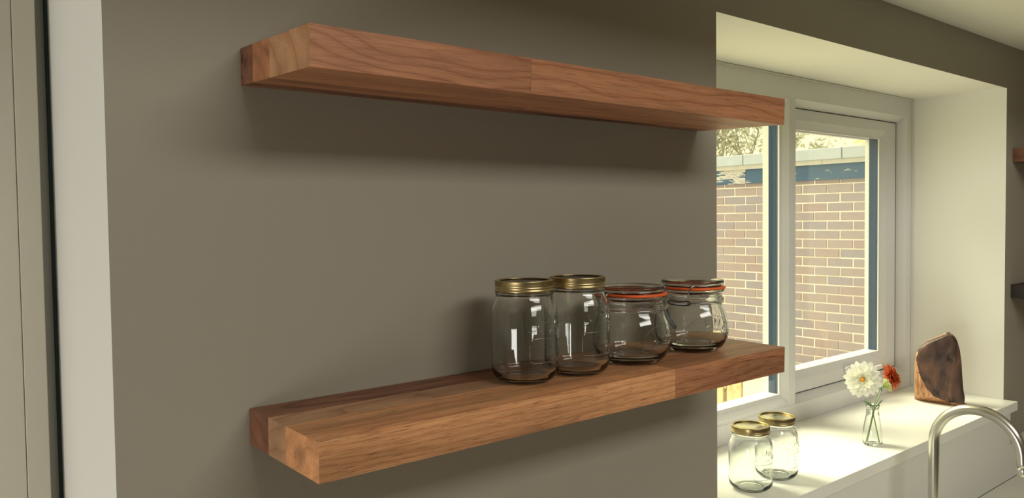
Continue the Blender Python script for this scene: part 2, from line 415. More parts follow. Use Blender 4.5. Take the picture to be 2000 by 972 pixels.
shelf('oak shelf end with black back strip at lower right beyond the window', 2.852, 3.72, -.007, .0, [
    (.0006, .052, [(0, .86, simple('blackened_oak', (.02, .012, .008), .5, var=.3, vscale=30))]), (.052, .2091, [(0, .86, W_(O1, pore=.4))])], 'oak shelves right of the window')

# ------------------------------------------------------------ jars
def face_rot(x, y, extra=0):
    h = Vector((CAM.x - x, CAM.y - y)); return math.atan2(h.x, -h.y) + extra
import bpy as _b
def glyph_mesh(txt, size, depth):
    cu = bpy.data.curves.new('glyph', 'FONT'); cu.body = txt; cu.size = size; cu.extrude = depth; cu.align_x = 'CENTER'; cu.resolution_u = 3
    ob = bpy.data.objects.new('glyph', cu); COL.objects.link(ob)
    dg = bpy.context.evaluated_depsgraph_get(); me = bpy.data.meshes.new_from_object(ob.evaluated_get(dg))
    bpy.data.objects.remove(ob); bpy.data.curves.remove(cu)
    return me
_gl = {}
def glyph(ch, size):
    if ch not in _gl: _gl[ch] = glyph_mesh(ch, 1.0, 0)
    return _gl[ch]
def add_glyph(bm, ch, size, s0, h0, ang, radf, a0, t=.0017, xs=1.0):
    """raised glyph wrapped on a body of revolution; local -Y is the front, s runs to the right"""
    me = glyph(ch, size)
    tmp = bmesh.new(); tmp.from_mesh(me)
    bmesh.ops.remove_doubles(tmp, verts=tmp.verts, dist=1e-4)
    ex = bmesh.ops.extrude_face_region(tmp, geom=tmp.faces[:])
    top = {v for v in ex['geom'] if isinstance(v, bmesh.types.BMVert)}
    ca, sa = math.cos(ang), math.sin(ang)
    mp = {}
    for v in tmp.verts:
        x, y = v.co.x*size*xs, v.co.y*size
        s = s0 + ca*x + sa*y; h = h0 - sa*x + ca*y
        r = radf(h) + (t if v in top else .00015)
        th = a0 + s/radf(h)
        mp[v] = bm.verts.new((r*math.sin(th), -r*math.cos(th), h))
    for f in tmp.faces:
        try: bm.faces.new([mp[v] for v in f.verts])
        except ValueError: pass
    tmp.free()
def wrap_path(pts, radf, a0, off):
    out = []
    for s, h in pts:
        r = radf(h)+off; th = a0 + s/radf(h); out.append((r*math.sin(th), -r*math.cos(th), h))
    return out
def lettering(parent, radf, a0, ac, R, size, spread, est_h, est_size, arcs=True):
    bm = bmesh.new()
    for i, ch in enumerate('KILNER'):
        a = -spread + 2*spread*i/5
        s, h = R*math.sin(a), ac + R*math.cos(a)
        add_glyph(bm, ch, size*(1.25 if i in (0, 5) else 1.0), s, h - (.003 if i in (0, 5) else 0), a, radf, a0)
    for i, ch in enumerate('EST 1842'):
        if ch != ' ': add_glyph(bm, ch, est_size, (i-3.5)*est_size*.66, est_h, 0, radf, a0, t=.0007)
    if arcs:
        for RR in (R-.005, R+size*.88):
            pts = [(RR*math.sin(t), ac + RR*math.cos(t)) for t in [-spread*.92 + 1.84*spread*i/24 for i in range(25)]]
            tube(bm, wrap_path(pts, radf, a0, .0004), .0007, 6)
    obj('embossed_lettering', bm, JAR, parent, smooth=False)

SJ_OUT = [(.0, .0022), (.026, .0022), (.031, .0), (.036, .0004), (.042, .003), (.0485, .0085), (.0525, .016), (.0535, .026), (.0535, .05), (.0535, .08), (.0535, .104),
          (.0528, .113), (.0505, .121), (.0475, .128), (.0455, .133), (.0450, .1365), (.0462, .1385), (.0462, .1405), (.0438, .142), (.0432, .147), (.0432, .1585)]
SJ_IN = [(.0405, .1585), (.0405, .142), (.0415, .134), (.0450, .125), (.0490, .115), (.0506, .104), (.0506, .08), (.0506, .05), (.0506, .026), (.0490, .018), (.044, .0115), (.036, .0085), (.0, .0075)]
def lerp_prof(prof, h):
    for (r0, z0), (r1, z1) in zip(prof, prof[1:]):
        if z0 <= h <= z1 and z1 > z0: return r0 + (r1-r0)*(h-z0)/(z1-z0)
    return prof[-1][0]
sjr = lambda h: lerp_prof(SJ_OUT[3:], h)
def smooth_prof(p, n=3): 
    q = catmull([(a, b, 0) for a, b in p], n); return [(max(v.x, 0), v.y) for v in q]
def screw_jar(label, x, y, z, group, rot=0.0, disc_text=False, disc=None):
    e = empty('screw_top_jar', (x, y, z), label, 'jar', group, rotz=face_rot(x, y, rot))
    bm = bmesh.new(); lathe(bm, smooth_prof(SJ_OUT, 2) + smooth_prof(SJ_IN, 2), 72); obj('glass_body', bm, JAR, e)
    lettering(e, sjr, .70, .0675, .029, .0160, .95, .0805, .0060, arcs=False)
    bm = bmesh.new()   # rounded gauge panel moulded in the lower half
    w, h0, h1, r = .030, .036, .073, .007
    pts = []
    for cx, cz, a0 in ((w-r, h1-r, 0), (-w+r, h1-r, PI/2), (-w+r, h0+r, PI), (w-r, h0+r, 3*PI/2)):
        pts += [(cx + r*math.cos(a0+PI/2*i/5), cz + r*math.sin(a0+PI/2*i/5)) for i in range(6)]
    pp = []
    for i in range(len(pts)):
        a, b = pts[i], pts[(i+1) % len(pts)]; d = math.dist(a, b); k = max(1, int(d/.006))
        pp += [(a[0]+(b[0]-a[0])*j/k, a[1]+(b[1]-a[1])*j/k) for j in range(k)]
    tube(bm, wrap_path(pp, sjr, .70, .0005), .0008, 6, closed=True)
    for hh in (.045, .055, .064): tube(bm, wrap_path([(-.006, hh), (0, hh), (.006, hh)], sjr, .70, .0003), .0005, 6)
    obj('embossed_panel', bm, JAR, e)
    # brass screw band
    ring = [(.0445, .1420), (.0462, .1423), (.0468, .1440), (.0462, .1458), (.0452, .1468), (.0463, .1482), (.0465, .1496), (.0452, .1506),
            (.0458, .1512), (.0462, .1520), (.0462, .1582), (.0457, .1594), (.0445, .1600), (.0432, .1600), (.0405, .1599), (.0398, .1594), (.0400, .1578), (.0436, .1576), (.0438, .1425)]
    bm = bmesh.new(); seg = 176
    lathe(bm, ring, seg, closed=True, rmod=lambda i, k: (-.0011 if (k % 2) else .0) if i in (9, 10) else 0); obj('screw_band', bm, GOLD, e)
    bm = bmesh.new(); lathe(bm, [(.0, .1576), (.034, .1576), (.0355, .1571), (.0398, .1571), (.0428, .1574), (.0428, .1566), (.0, .1566)], 64)
    obj('lid_disc', bm, disc or DISC, e)
    if disc_text:
        bm = bmesh.new()
        for i, ch in enumerate('KILNER'):
            a = -.9 + 1.8*i/5; me = glyph(ch, 1); tmp = bmesh.new(); tmp.from_mesh(me); mp = {}
            for v in tmp.verts:
                X, Y = v.co.x*.009, v.co.y*.009
                px_, py_ = .014*math.sin(a)+math.cos(a)*X+math.sin(a)*Y, .014*math.cos(a)-math.sin(a)*X+math.cos(a)*Y-.008
                mp[v] = bm.verts.new((px_, py_, .1580))
            for f in tmp.faces: bm.faces.new([mp[v] for v in f.verts])
            tmp.free()
        bmesh.ops.solidify(bm, geom=bm.faces[:], thickness=.0003)
        obj('lid_lettering', bm, simple('embossed_metal', (.35, .30, .2), .4, metal=1), e, smooth=False)
    return e
G1 = 'glass jars on the lower shelf'
screw_jar('leftmost tall clear glass jar with gold screw lid on the shelf', .4038, -.1100, -.0017, G1, disc=SHADEDISC)
screw_jar('second tall glass jar from left on shelf, gold screw lid, beside the first', .5122, -.1189, -.0018, G1, rot=.0, disc=SHADEDISC)
screw_jar('nearer glass jar with gold lid on the white window sill', 1.2924, .0664, -.4237, 'screw-top jars on the window sill')
screw_jar('farther glass jar on window sill, gold lid with embossed disc', 1.4213, .0737, -.4237, 'screw-top jars on the window sill', rot=.35, disc_text=True)

CJ_OUT = [(.0, .003), (.030, .003), (.036, .0), (.043, .0003), (.0505, .004), (.0575, .0105), (.0628, .019), (.0657, .029), (.0665, .040), (.0663, .050), (.0650, .062),
          (.0620, .073), (.0585, .081), (.0560, .087), (.0553, .092), (.0560, .0955), (.0583, .0975), (.0583, .1005), (.0560, .1025), (.0552, .106), (.0552, .110), (.0575, .1125), (.0595, .1145), (.0597, .1165), (.0585, .1182)]
CJ_IN = [(.0500, .1182), (.0495, .112), (.0500, .095), (.0530, .084), (.0575, .074), (.0610, .062), (.0628, .050), (.0630, .040), (.0618, .030), (.0585, .0215), (.052, .0150), (.040, .0120), (.0, .0110)]
cjr = lambda h: lerp_prof(CJ_OUT[3:], h)
def clip_jar(label, x, y, z, text_a, clasp_a, lever):
    e = empty('clip_top_jar', (x, y, z), label, 'jar', G1, rotz=face_rot(x, y))
    bm = bmesh.new(); lathe(bm, smooth_prof(CJ_OUT, 2) + smooth_prof(CJ_IN, 2), 80); obj('glass_body', bm, JAR, e)
    lettering(e, cjr, text_a, .0075, .0455, .0215, 1.03, .0365, .0088)
    bm = bmesh.new(); lathe(bm, [(.050, .1186), (.0605, .1184), (.0620, .1195), (.0622, .1215), (.0612, .1230), (.050, .1230)], 72, closed=True); obj('rubber_or_gap_ring', bm, RUBBER, e)
    bm = bmesh.new()
    lathe(bm, [(.0, .1262), (.046, .1262), (.049, .1290), (.0505, .1335), (.0525, .1352), (.0570, .1354), (.0592, .1340), (.0597, .1315), (.0588, .1290), (.0560, .1278), (.0530, .1270), (.0520, .1258), (.0528, .1248), (.0545, .1240), (.0540, .1234), (.0480, .1233), (.0475, .1215), (.0, .1212)], 80)
    obj('glass_lid', bm, JAR, e)
    def P(a, r, h): return Vector((r*math.sin(a), -r*math.cos(a), h))
    # wire round the neck, with a small coil at the clasp
    bm = bmesh.new(); tube(bm, [P(2*PI*i/64, .0572+.0013, .0950) for i in range(64)], .0010, 8, closed=True)
    c = P(clasp_a, .0605, .0955)
    rt = Vector((math.cos(clasp_a), math.sin(clasp_a), 0)); out = Vector((math.sin(clasp_a), -math.cos(clasp_a), 0))
    tube(bm, [c + out*(.0015*math.cos(t)) * 1 + Vector((0, 0, 1))*(.0030*math.sin(t)) + rt*(.0030*math.cos(t)) for t in [2*PI*i/20 for i in range(20)]], .0011, 8, closed=True)
    obj('neck_wire', bm, WIRE, e)
    # wire round the lid and down to the clasp; hinge at the back
    bm = bmesh.new()
    tube(bm, [P(2*PI*i/64, .0545, .1262) for i in range(64)], .0012, 8, closed=True)
    tube(bm, catmull([P(clasp_a+.24, .0560, .1262), P(clasp_a+.14, .0605, .1262), P(clasp_a+.06, .0635, .1225), P(clasp_a, .0640, .112), P(clasp_a-.03, .0625, .0990), P(clasp_a, .0610, .0950)], 6), .0014, 8)
    hb = clasp_a + PI
    for dlt in (-.16, .16):
        tube(bm, catmull([P(hb+dlt, .0560, .1262), P(hb+dlt, .0640, .122), P(hb+dlt, .0650, .108), P(hb+dlt, .0605, .0955)], 5), .0011, 8)
    obj('lid_wire', bm, WIRE, e)
    bm = bmesh.new()
    if lever == 'side':   # lever lying round the neck to the left of the clasp
        tp = [P(clasp_a+.02, .0635, .0985), P(clasp_a-.25, .0655, .0985), P(clasp_a-.55, .0655, .0990), P(clasp_a-.66, .0645, .0965), P(clasp_a-.55, .0655, .0925), P(clasp_a-.25, .0655, .0915), P(clasp_a+.02, .0635, .0920)]
        tube(bm, catmull(tp, 6, closed=True), .0012, 8, closed=True)
    else:
        la = lever
        tp = [P(la-.16, .0605, .0945), P(la-.17, .0655, .082), P(la-.14, .0725, .070), P(la-.10, .0765, .063), P(la, .0775, .0615), P(la+.10, .0765, .063), P(la+.14, .0725, .070), P(la+.17, .0655, .082), P(la+.16, .0605, .0945)]
        tube(bm, catmull(tp, 5), .0012, 8)
        b2 = bmesh.new(); c2 = P(clasp_a-.05, .0625, .0955); tube(b2, [c2 + Vector((0, 0, -.003)), c2, c2 + Vector((0, 0, .003))], .0024, 8); obj('wire_knot', b2, DWIRE, e)
    obj('clasp_lever', bm, DWIRE, e)
clip_jar('squat clip-top jar with orange seal beside the tall jars, lever hanging at right', .6531, -.1135, -.0017, 1.02, -.80, 1.35)
clip_jar('squat clip-top jar with orange seal nearest the window', .8329, -.1086, -.0016, .58, -.12, 'side')

# ------------------------------------------------------------ vase and flowers
VX, VY, VZ = 1.8872, .0459, -.4238
VR = face_rot(VX, VY)
vase = empty('bud_vase', (VX, VY, VZ), 'small clear glass bottle vase on the window sill holding dahlias', 'vase', rotz=VR)
bm = bmesh.new()
vo = [(0, .002), (.018, .002), (.0225, .0), (.0262, .004), (.0276, .012), (.0272, .030), (.0252, .050), (.0218, .070), (.0192, .083), (.0180, .094), (.0172, .104), (.0172, .108), (.0188, .111), (.0190, .116), (.0180, .1195)]
vi = [(.0155, .1195), (.0150, .105), (.0160, .094), (.0196, .070), (.0230, .050), (.0250, .030), (.0253, .013), (.0235, .0075), (0, .006)]
lathe(bm, smooth_prof(vo, 2) + smooth_prof(vi, 2), 56); obj('glass_body', bm, JAR, vase)

def petalmat(name, c0, c1):
    m, nt, p = nodes(name); L = nt.links.new
    tc = N(nt, 'ShaderNodeTexCoord'); sp = N(nt, 'ShaderNodeSeparateXYZ'); L(tc.outputs['Object'], sp.inputs[0])
    mr = N(nt, 'ShaderNodeMapRange'); L(sp.outputs['Y'], mr.inputs['Value']); mr.inputs['From Max'].default_value = .045
    mx = N(nt, 'ShaderNodeMix', data_type='RGBA'); L(mr.outputs[0], mx.inputs['Factor'])
    mx.inputs['A'].default_value = (*c0, 1); mx.inputs['B'].default_value = (*c1, 1)
    d = N(nt, 'ShaderNodeBsdfDiffuse'); t = N(nt, 'ShaderNodeBsdfTranslucent'); ms = N(nt, 'ShaderNodeMixShader'); ms.inputs[0].default_value = .45
    L(mx.outputs['Result'], d.inputs[0]); L(mx.outputs['Result'], t.inputs[0]); L(d.outputs[0], ms.inputs[1]); L(t.outputs[0], ms.inputs[2])
    L(ms.outputs[0], nt.nodes['Material Output'].inputs['Surface']); nt.nodes.remove(p)
    return m
PW = petalmat('white_petal', (.92, .91, .74), (.94, .94, .90))
PR = petalmat('rust_red_petal', (.45, .03, .02), (.80, .24, .09))
PG = petalmat('pale_green_petal', (.55, .65, .22), (.85, .86, .50))
STEM = simple('stem_green', (.30, .42, .22), .5); LEAF = simple('leaf_green', (.30, .42, .28), .5); SEPAL = simple('dark_sepal', (.015, .12, .04), .45)
STAM = simple('orange_stamens', (.85, .32, .02), .7, bump=.5, bscale=900)
def petal_mesh(L, Wd, cup, mat, name='petal'):
    bm = bmesh.new(); n, k = 8, 4; g = []
    for i in range(n+1):
        t = i/n; w = Wd*(.35 + .65*t/.66) if t < .66 else Wd*max(.12, math.sqrt(max(0.0, 1-((t-.66)/.36)**2)))
        row = []
        for j in range(k+1):
            u = j/k*2-1
            row.append(bm.verts.new((u*w, t*L - .03*L*(u*u)*t, cup*(u*u)*w*.45 + .07*L*math.sin(t*PI))))
        g.append(row)
    for i in range(n):
        for j in range(k): bm.faces.new((g[i][j], g[i][j+1], g[i+1][j+1], g[i+1][j]))
    me = bpy.data.meshes.new(name); bm.to_mesh(me); bm.free(); me.materials.append(mat)
    for p in me.polygons: p.use_smooth = True
    return me
def vloc(lat, h, depth=0):      # lateral / height / towards the viewer, measured from the vase axis
    return Vector((lat, -depth, h))
def flower(name, label, group, head, normal, rings, mat, R, centre=None, stem=None, cup=.5, seed=1):
    rnd = random.Random(seed)
    e = empty(name, (VX, VY, VZ), label, 'flower', group, rotz=VR)
    nrm = Vector(normal).normalized(); q = nrm.to_track_quat('Z', 'Y')
    for (cnt, length, width, tilt, off) in rings:
        me = petal_mesh(length, width, cup, mat)
        for i in range(cnt):
            a = 2*PI*i/cnt + off + rnd.uniform(-.10, .10)
            tl = tilt + rnd.uniform(-.10, .10)
            m = q.to_matrix().to_4x4() @ Matrix.Rotation(a, 4, 'Z') @ Matrix.Translation((0, R*.07, .0)) @ Matrix.Rotation(tl, 4, 'X') @ Matrix.Rotation(rnd.uniform(-.2, .2), 4, 'Y')
            m = Matrix.Translation(head) @ m
            o = bpy.data.objects.new('petal', me); COL.objects.link(o); o.parent = e; o.matrix_local = m @ Matrix.Scale(rnd.uniform(.93, 1.05), 4)
    if centre:
        bm = bmesh.new(); bmesh.ops.create_uvsphere(bm, u_segments=20, v_segments=12, radius=centre)
        for v in bm.verts: v.co *= 1 + .15*noise.noise(v.co*700)
        bm.transform(Matrix.Translation(Vector(head) + nrm*.008) @ q.to_matrix().to_4x4() @ Matrix.Diagonal((1, 1, .7, 1)))
        obj('flower_centre', bm, STAM, e)
    bm = bmesh.new(); bmesh.ops.create_uvsphere(bm, u_segments=14, v_segments=8, radius=R*.16)
    bm.transform(Matrix.Translation(Vector(head) - nrm*R*.05) @ q.to_matrix().to_4x4() @ Matrix.Diagonal((1, 1, .6, 1))); obj('calyx', bm, STEM, e)
    if stem:
        bm = bmesh.new(); tube(bm, catmull([*stem, Vector(head) - nrm*R*.10], 8), .0016, 8); obj('stem', bm, STEM, e)
    return e
GF = 'dahlias in the glass bottle vase'
hW = vloc(-.026, .196, .022)
flower('white_dahlia', 'large open white dahlia with orange centre in the bottle vase', GF, hW, (-.15, -1, .12),
       [(17, .050, .0092, .02, 0), (16, .047, .0090, .14, .2), (14, .041, .0085, .28, .1), (12, .033, .0075, .45, .3), (10, .023, .0062, .62, 0), (8, .014, .0045, .9, 0)],
       PW, .052, .0062, [vloc(.018, .010), vloc(.006, .07), vloc(-.004, .118), vloc(-.018, .160, -.004)], seed=3)
hR = vloc(.045, .198, -.030)
er = flower('red_dahlia', 'rust-red dahlia turned aside behind the white one', GF, hR, (.86, -.15, .42),
       [(17, .039, .0062, -.10, 0), (16, .038, .0062, .18, .2), (14, .036, .006, .45, .1), (12, .032, .0056, .75, .3), (9, .025, .005, 1.1, 0)],
       PR, .034, None, [vloc(-.014, .009), vloc(-.002, .07), vloc(.008, .118), vloc(.024, .158, -.015)], cup=.9, seed=5)
hB = vloc(.024, .176, .010)
eb = flower('green_white_bud', 'small pale green half-open dahlia bud seen from behind', GF, hB, (.75, .35, .30),
       [(9, .028, .0085, .75, 0), (9, .026, .008, 1.0, .3), (7, .022, .007, 1.25, .1)],
       PG, .024, None, [vloc(-.017, .010, .006), vloc(-.004, .07, .004), vloc(.004, .118, .003), vloc(.012, .150, .006)], cup=.9, seed=8)
for i in range(6):
    a = 2*PI*i/6; me = petal_mesh(.013, .0030, .3, SEPAL, 'sepal'); q = Vector((.75, .35, .30)).to_track_quat('Z', 'Y').to_matrix().to_4x4()
    o = bpy.data.objects.new('sepal', me); COL.objects.link(o); o.parent = eb
    o.matrix_local = Matrix.Translation(hB - Vector((.75, .35, .3)).normalized()*.003) @ q @ Matrix.Rotation(a, 4, 'Z') @ Matrix.Rotation(-.25, 4, 'X')
# two leaves at the mouth of the bottle
for k, (pts, own) in enumerate((([vloc(.0, .112, .012), vloc(-.012, .126, .018), vloc(-.026, .131, .022)], 0), ([vloc(.006, .112, .010), vloc(.018, .128, .014), vloc(.028, .138, .014)], 1))):
    P3 = catmull(pts, 5); bm = bmesh.new(); L_, R_, C0 = [], [], []
    for i, p in enumerate(P3):
        t = i/(len(P3)-1); w = .0045*math.sin(PI*min(1, t*.9+.12)); C0.append(bm.verts.new(p + Vector((0, 0, -.001)))); L_.append(bm.verts.new(p + Vector((.2*w, -.4*w, w)))); R_.append(bm.verts.new(p - Vector((.2*w, .4*w, w))))
    for i in range(len(P3)-1):
        bm.faces.new((C0[i], C0[i+1], L_[i+1], L_[i])); bm.faces.new((C0[i], R_[i], R_[i+1], C0[i+1]))
    bmesh.ops.solidify(bm, geom=bm.faces[:], thickness=.0005)
    obj('leaf', bm, LEAF, er if k else bpy.data.objects['white_dahlia'])

# ------------------------------------------------------------ wooden log block on the sill
BX, BY = 2.577, .135
blk = empty('wooden_block', (BX, BY, -.4238), 'dark sliced log block with pale bark side standing at right end of sill', 'ornament', rotz=face_rot(BX, BY))
def woodblock_mats():
    m, nt, p = nodes('dark_polished_heartwood'); L = nt.links.new
    tc = N(nt, 'ShaderNodeTexCoord')
    mp = N(nt, 'ShaderNodeMapping'); L(tc.outputs['Object'], mp.inputs['Vector']); mp.inputs['Scale'].default_value = (14, 14, 7); mp.inputs['Rotation'].default_value = (0, .5, 0)
    n1 = N(nt, 'ShaderNodeTexNoise', Scale=1.2, Detail=5.0, Distortion=1.6); L(mp.outputs[0], n1.inputs['Vector'])
    r = N(nt, 'ShaderNodeValToRGB'); L(n1.outputs['Fac'], r.inputs['Fac'])
    e = r.color_ramp.elements; e[0].position = .32; e[0].color = (.022, .010, .010, 1); e[1].position = .72; e[1].color = (.20, .09, .055, 1)
    x = e.new(.48); x.color = (.085, .042, .032, 1); x = e.new(.58); x.color = (.115, .055, .040, 1)
    # knot hole
    vm = N(nt, 'ShaderNodeVectorMath', operation='DISTANCE'); vm.inputs[1].default_value = (.034, -.045, .163)
    n2 = N(nt, 'ShaderNodeTexNoise', Scale=60.0, Detail=2.0); L(tc.outputs['Object'], n2.inputs['Vector'])
    ad = N(nt, 'ShaderNodeMix', data_type='RGBA', blend_type='LINEAR_LIGHT'); ad.inputs['Factor'].default_value = .02; L(tc.outputs['Object'], ad.inputs['A']); L(n2.outputs['Color'], ad.inputs['B'])
    L(ad.outputs['Result'], vm.inputs[0])
    kr = N(nt, 'ShaderNodeMapRange'); L(vm.outputs['Value'], kr.inputs['Value']); kr.inputs['From Min'].default_value = .016; kr.inputs['From Max'].default_value = .009
    mx = N(nt, 'ShaderNodeMix', data_type='RGBA'); L(kr.outputs[0], mx.inputs['Factor']); L(r.outputs['Color'], mx.inputs['A']); mx.inputs['B'].default_value = (.008, .004, .005, 1)
    L(mx.outputs['Result'], p.inputs['Base Color']); p.inputs['Roughness'].default_value = .5
    m2, nt, p = nodes('pale_sapwood'); L = nt.links.new
    tc = N(nt, 'ShaderNodeTexCoord'); mp = N(nt, 'ShaderNodeMapping'); L(tc.outputs['Object'], mp.inputs['Vector']); mp.inputs['Scale'].default_value = (130, 130, 9)
    n1 = N(nt, 'ShaderNodeTexNoise', Scale=1.0, Detail=3.0); L(mp.outputs[0], n1.inputs['Vector'])
    r = N(nt, 'ShaderNodeValToRGB'); L(n1.outputs['Fac'], r.inputs['Fac'])
    e = r.color_ramp.elements; e[0].position = .33; e[0].color = (.28, .11, .05, 1); e[1].position = .6; e[1].color = (.62, .34, .18, 1)
    L(r.outputs['Color'], p.inputs['Base Color']); p.inputs['Roughness'].default_value = .6
    return m, m2
HW, SW = woodblock_mats()
def interp(tab, z):
    for (z0, a), (z1, b) in zip(tab, tab[1:]):
        if z0 <= z <= z1:
            t = (z-z0)/(z1-z0); return a + (b-a)*t
    return tab[-1][1] if z > tab[-1][0] else tab[0][1]
# silhouette half-widths and the edge of the cut face, by height
LT = [(0, -.080), (.074, -.079), (.120, -.0790), (.154, -.0785), (.178, -.074), (.198, -.064), (.218, -.042), (.234, -.012), (.244, .008), (.250, .020)]
RT = [(0, .076), (.030, .079), (.054, .0745), (.114, .070), (.154, .068), (.194, .063), (.226, .055), (.240, .048), (.247, .041), (.250, .034)]
BT = [(0, .10), (.012, .055), (.020, .012), (.032, -.020), (.064, -.045), (.104, -.062), (.140, -.0715), (.165, -.074), (.185, -.068), (.25, -.2)]
bm = bmesh.new(); nz, nx = 80, 64; front, back, JB = [], [], []
for i in range(nz+1):
    z = .250*i/nz; l, r = interp(LT, z), interp(RT, z); b = interp(BT, z) + .0025*noise.noise(Vector((3, 0, z*60))); fr, bk = [], []
    jb = min(nx-2, max(0, round((b-l)/(r-l)*nx))) if b > l else 0
    if JB: jb = max(0, min(jb, JB[-1]))
    JB.append(jb)
    for j in range(nx+1):
        if jb > 0: x = l + (b-l)*j/jb if j <= jb else b + (r-b)*(j-jb)/(nx-jb)
        else: x = l + (r-l)*j/nx
        u = min(1, max(0, (x-l)/(r-l)))
        rim = 1-abs(2*u-1)**6
        d = -.047 + .012*(z/.25)
        if x < b: d += min(.085, (b-x)*.35)
        d += .010*(1-rim)
        d += .0015*noise.noise(Vector((x*40, 0, z*40)))
        kn = math.hypot(x-.034, (z-.163)*.8)
        if kn < .012: d += .010*(1-kn/.012)
        bkd = .050*math.sqrt(max(0, 1-abs(2*u-1)**3)) + .002
        bkd = max(bkd, d+.003)
        fr.append(bm.verts.new((x, d, z))); bk.append(bm.verts.new((x, bkd, z)))
    front.append(fr); back.append(bk)
for i in range(nz):
    for j in range(nx):
        f = bm.faces.new((front[i][j], front[i][j+1], front[i+1][j+1], front[i+1][j]))
        f.material_index = 1 if j < JB[i+1] else 0
        f = bm.faces.new((back[i][j], back[i+1][j], back[i+1][j+1], back[i][j+1])); f.material_index = 1
    for (a, b) in ((0, 0), (nx, nx)):
        f = bm.faces.new((front[i][a], front[i+1][a], back[i+1][a], back[i][a])); f.material_index = 0
for row in (0, nz):
    for j in range(nx): bm.faces.new((front[row][j], front[row][j+1], back[row][j+1], back[row][j])).material_index = 0
obj('log_body', bm, [HW, SW], blk)
# drying cracks in the face
bm = bmesh.new()
for pts in ([(-.074, -.044, .108), (-.066, -.0465, .112), (-.060, -.0470, .111)], [(.030, -.0478, .0), (.031, -.0478, .016), (.027, -.0475, .034)], [(.0, -.047, .018), (.03, -.048, .015), (.06, -.0475, .022)]):
    tube(bm, catmull(pts, 5), lambda t: .0010*math.sin(PI*min(max(t, .05), .95)), 6)
obj('crack', bm, simple('crack_black', (.006, .004, .004), .9), blk)

# ------------------------------------------------------------ worktop and tap
bm = bmesh.new(); box(bm, -.10, 3.7499, -.66, -.0302, -.7434, -.7036)
o = obj('worktop', bm, WORK, smooth=False, bevel=.003); tag(o, 'pale smooth kitchen worktop below the window', 'worktop')
bm = bmesh.new(); box(bm, .27, 3.7499, -.62, -.0302, -1.4, -.7435); box(bm, .27, 3.7499, -.57, -.0302, -1.4995, -1.4)
cab = obj('base_cabinet', bm, simple('cabinet_paint', (.55, .54, .48), .5), smooth=False); tag(cab, 'painted base cabinet run carrying the worktop', 'cabinet')
for i in range(5):
    bm = bmesh.new(); x0 = .28 + i*.69; box(bm, x0, x0+.68, -.640, -.6201, -1.39, -.755); obj('cabinet_door', bm, simple('door_paint', (.55, .54, .48), .45), cab, smooth=False, bevel=.002)
TX = 1.83
tap = empty('kitchen_tap', (TX, -.15, -.7035), 'brushed steel swan-neck kitchen tap in front of the window sill', 'tap')
bm = bmesh.new(); Rr = .1055; zc = -.3635+.7035
path = [(0, 0, .045), (0, 0, .15), (0, 0, .25), (0, 0, zc-.02)] + [(0, -Rr + Rr*math.cos(t), zc + Rr*1.0*math.sin(t)) for t in [PI*i/36 for i in range(0, 37)]] + [(0, -2*Rr-.0005, zc-.012), (0, -2*Rr-.002, zc-.022)]
tube(bm, path, .0136, 28); obj('spout', bm, STEEL, tap)
bm = bmesh.new(); lathe(bm, [(0, -.018), (.0135, -.018), (.0145, -.016), (.0145, 0), (.0135, .003), (0, .003)], 28)
a = obj('aerator', bm, simple('chrome', (.75, .74, .68), .12, metal=1), tap); a.location = (0, -2*Rr-.0025, zc-.024); a.rotation_euler = (-.08, 0, 0)
bm = bmesh.new(); lathe(bm, [(0, 0), (.030, 0), (.030, .006), (.024, .010), (.022, .060), (.0205, .064), (0, .064)], 32); obj('tap_body', bm, STEEL, tap)
bm = bmesh.new(); tube(bm, catmull([(.02, 0, .038), (.045, 0, .040), (.075, -.004, .052), (.10, -.008, .068)], 5), .0055, 12); obj('lever_handle', bm, STEEL, tap)

# ------------------------------------------------------------ outside: brick outbuilding
WX = 5.72
ob = empty('brick_outbuilding', (WX+.15, 2.7, FZ-.05), 'brown brick outbuilding with peeling blue fascia seen through the window', 'building')
def ol(bm): bmesh.ops.translate(bm, verts=bm.verts, vec=-Vector(ob.location)); return bm
MORT = simple('pale_mortar', (.90, .81, .80), .9, var=.06, vscale=20)
bm = bmesh.new(); box(bm, WX+.005, WX+.22, .2, 5.6, FZ-.05, .66); obj('mortar_core', ol(bm), MORT, ob, smooth=False)
bmats = [simple('brick_%d' % i, c, .85, bump=.6, bscale=120, var=.10, vscale=25) for i, c in enumerate(((.345, .285, .335), (.325, .275, .335), (.355, .29, .325), (.305, .27, .345), (.345, .295, .345), (.345, .27, .305)))]
def brick_mesh(L, mat):
    bm = bmesh.new(); box(bm, 0, .10, -L/2, L/2, 0, .065)
    bmesh.ops.bevel(bm, geom=[e for e in bm.edges if all(v.co.x < .001 for v in e.verts)], offset=.003, segments=1, affect='EDGES')
    me = bpy.data.meshes.new('brick'); bmesh.ops.recalc_face_normals(bm, faces=bm.faces); bm.to_mesh(me); bm.free(); me.materials.append(mat); return me
bmesh_full = [brick_mesh(.2105, m) for m in bmats]
rnd = random.Random(11)
base = Vector(ob.location)
stuff = bmesh.new(); cnt = 0
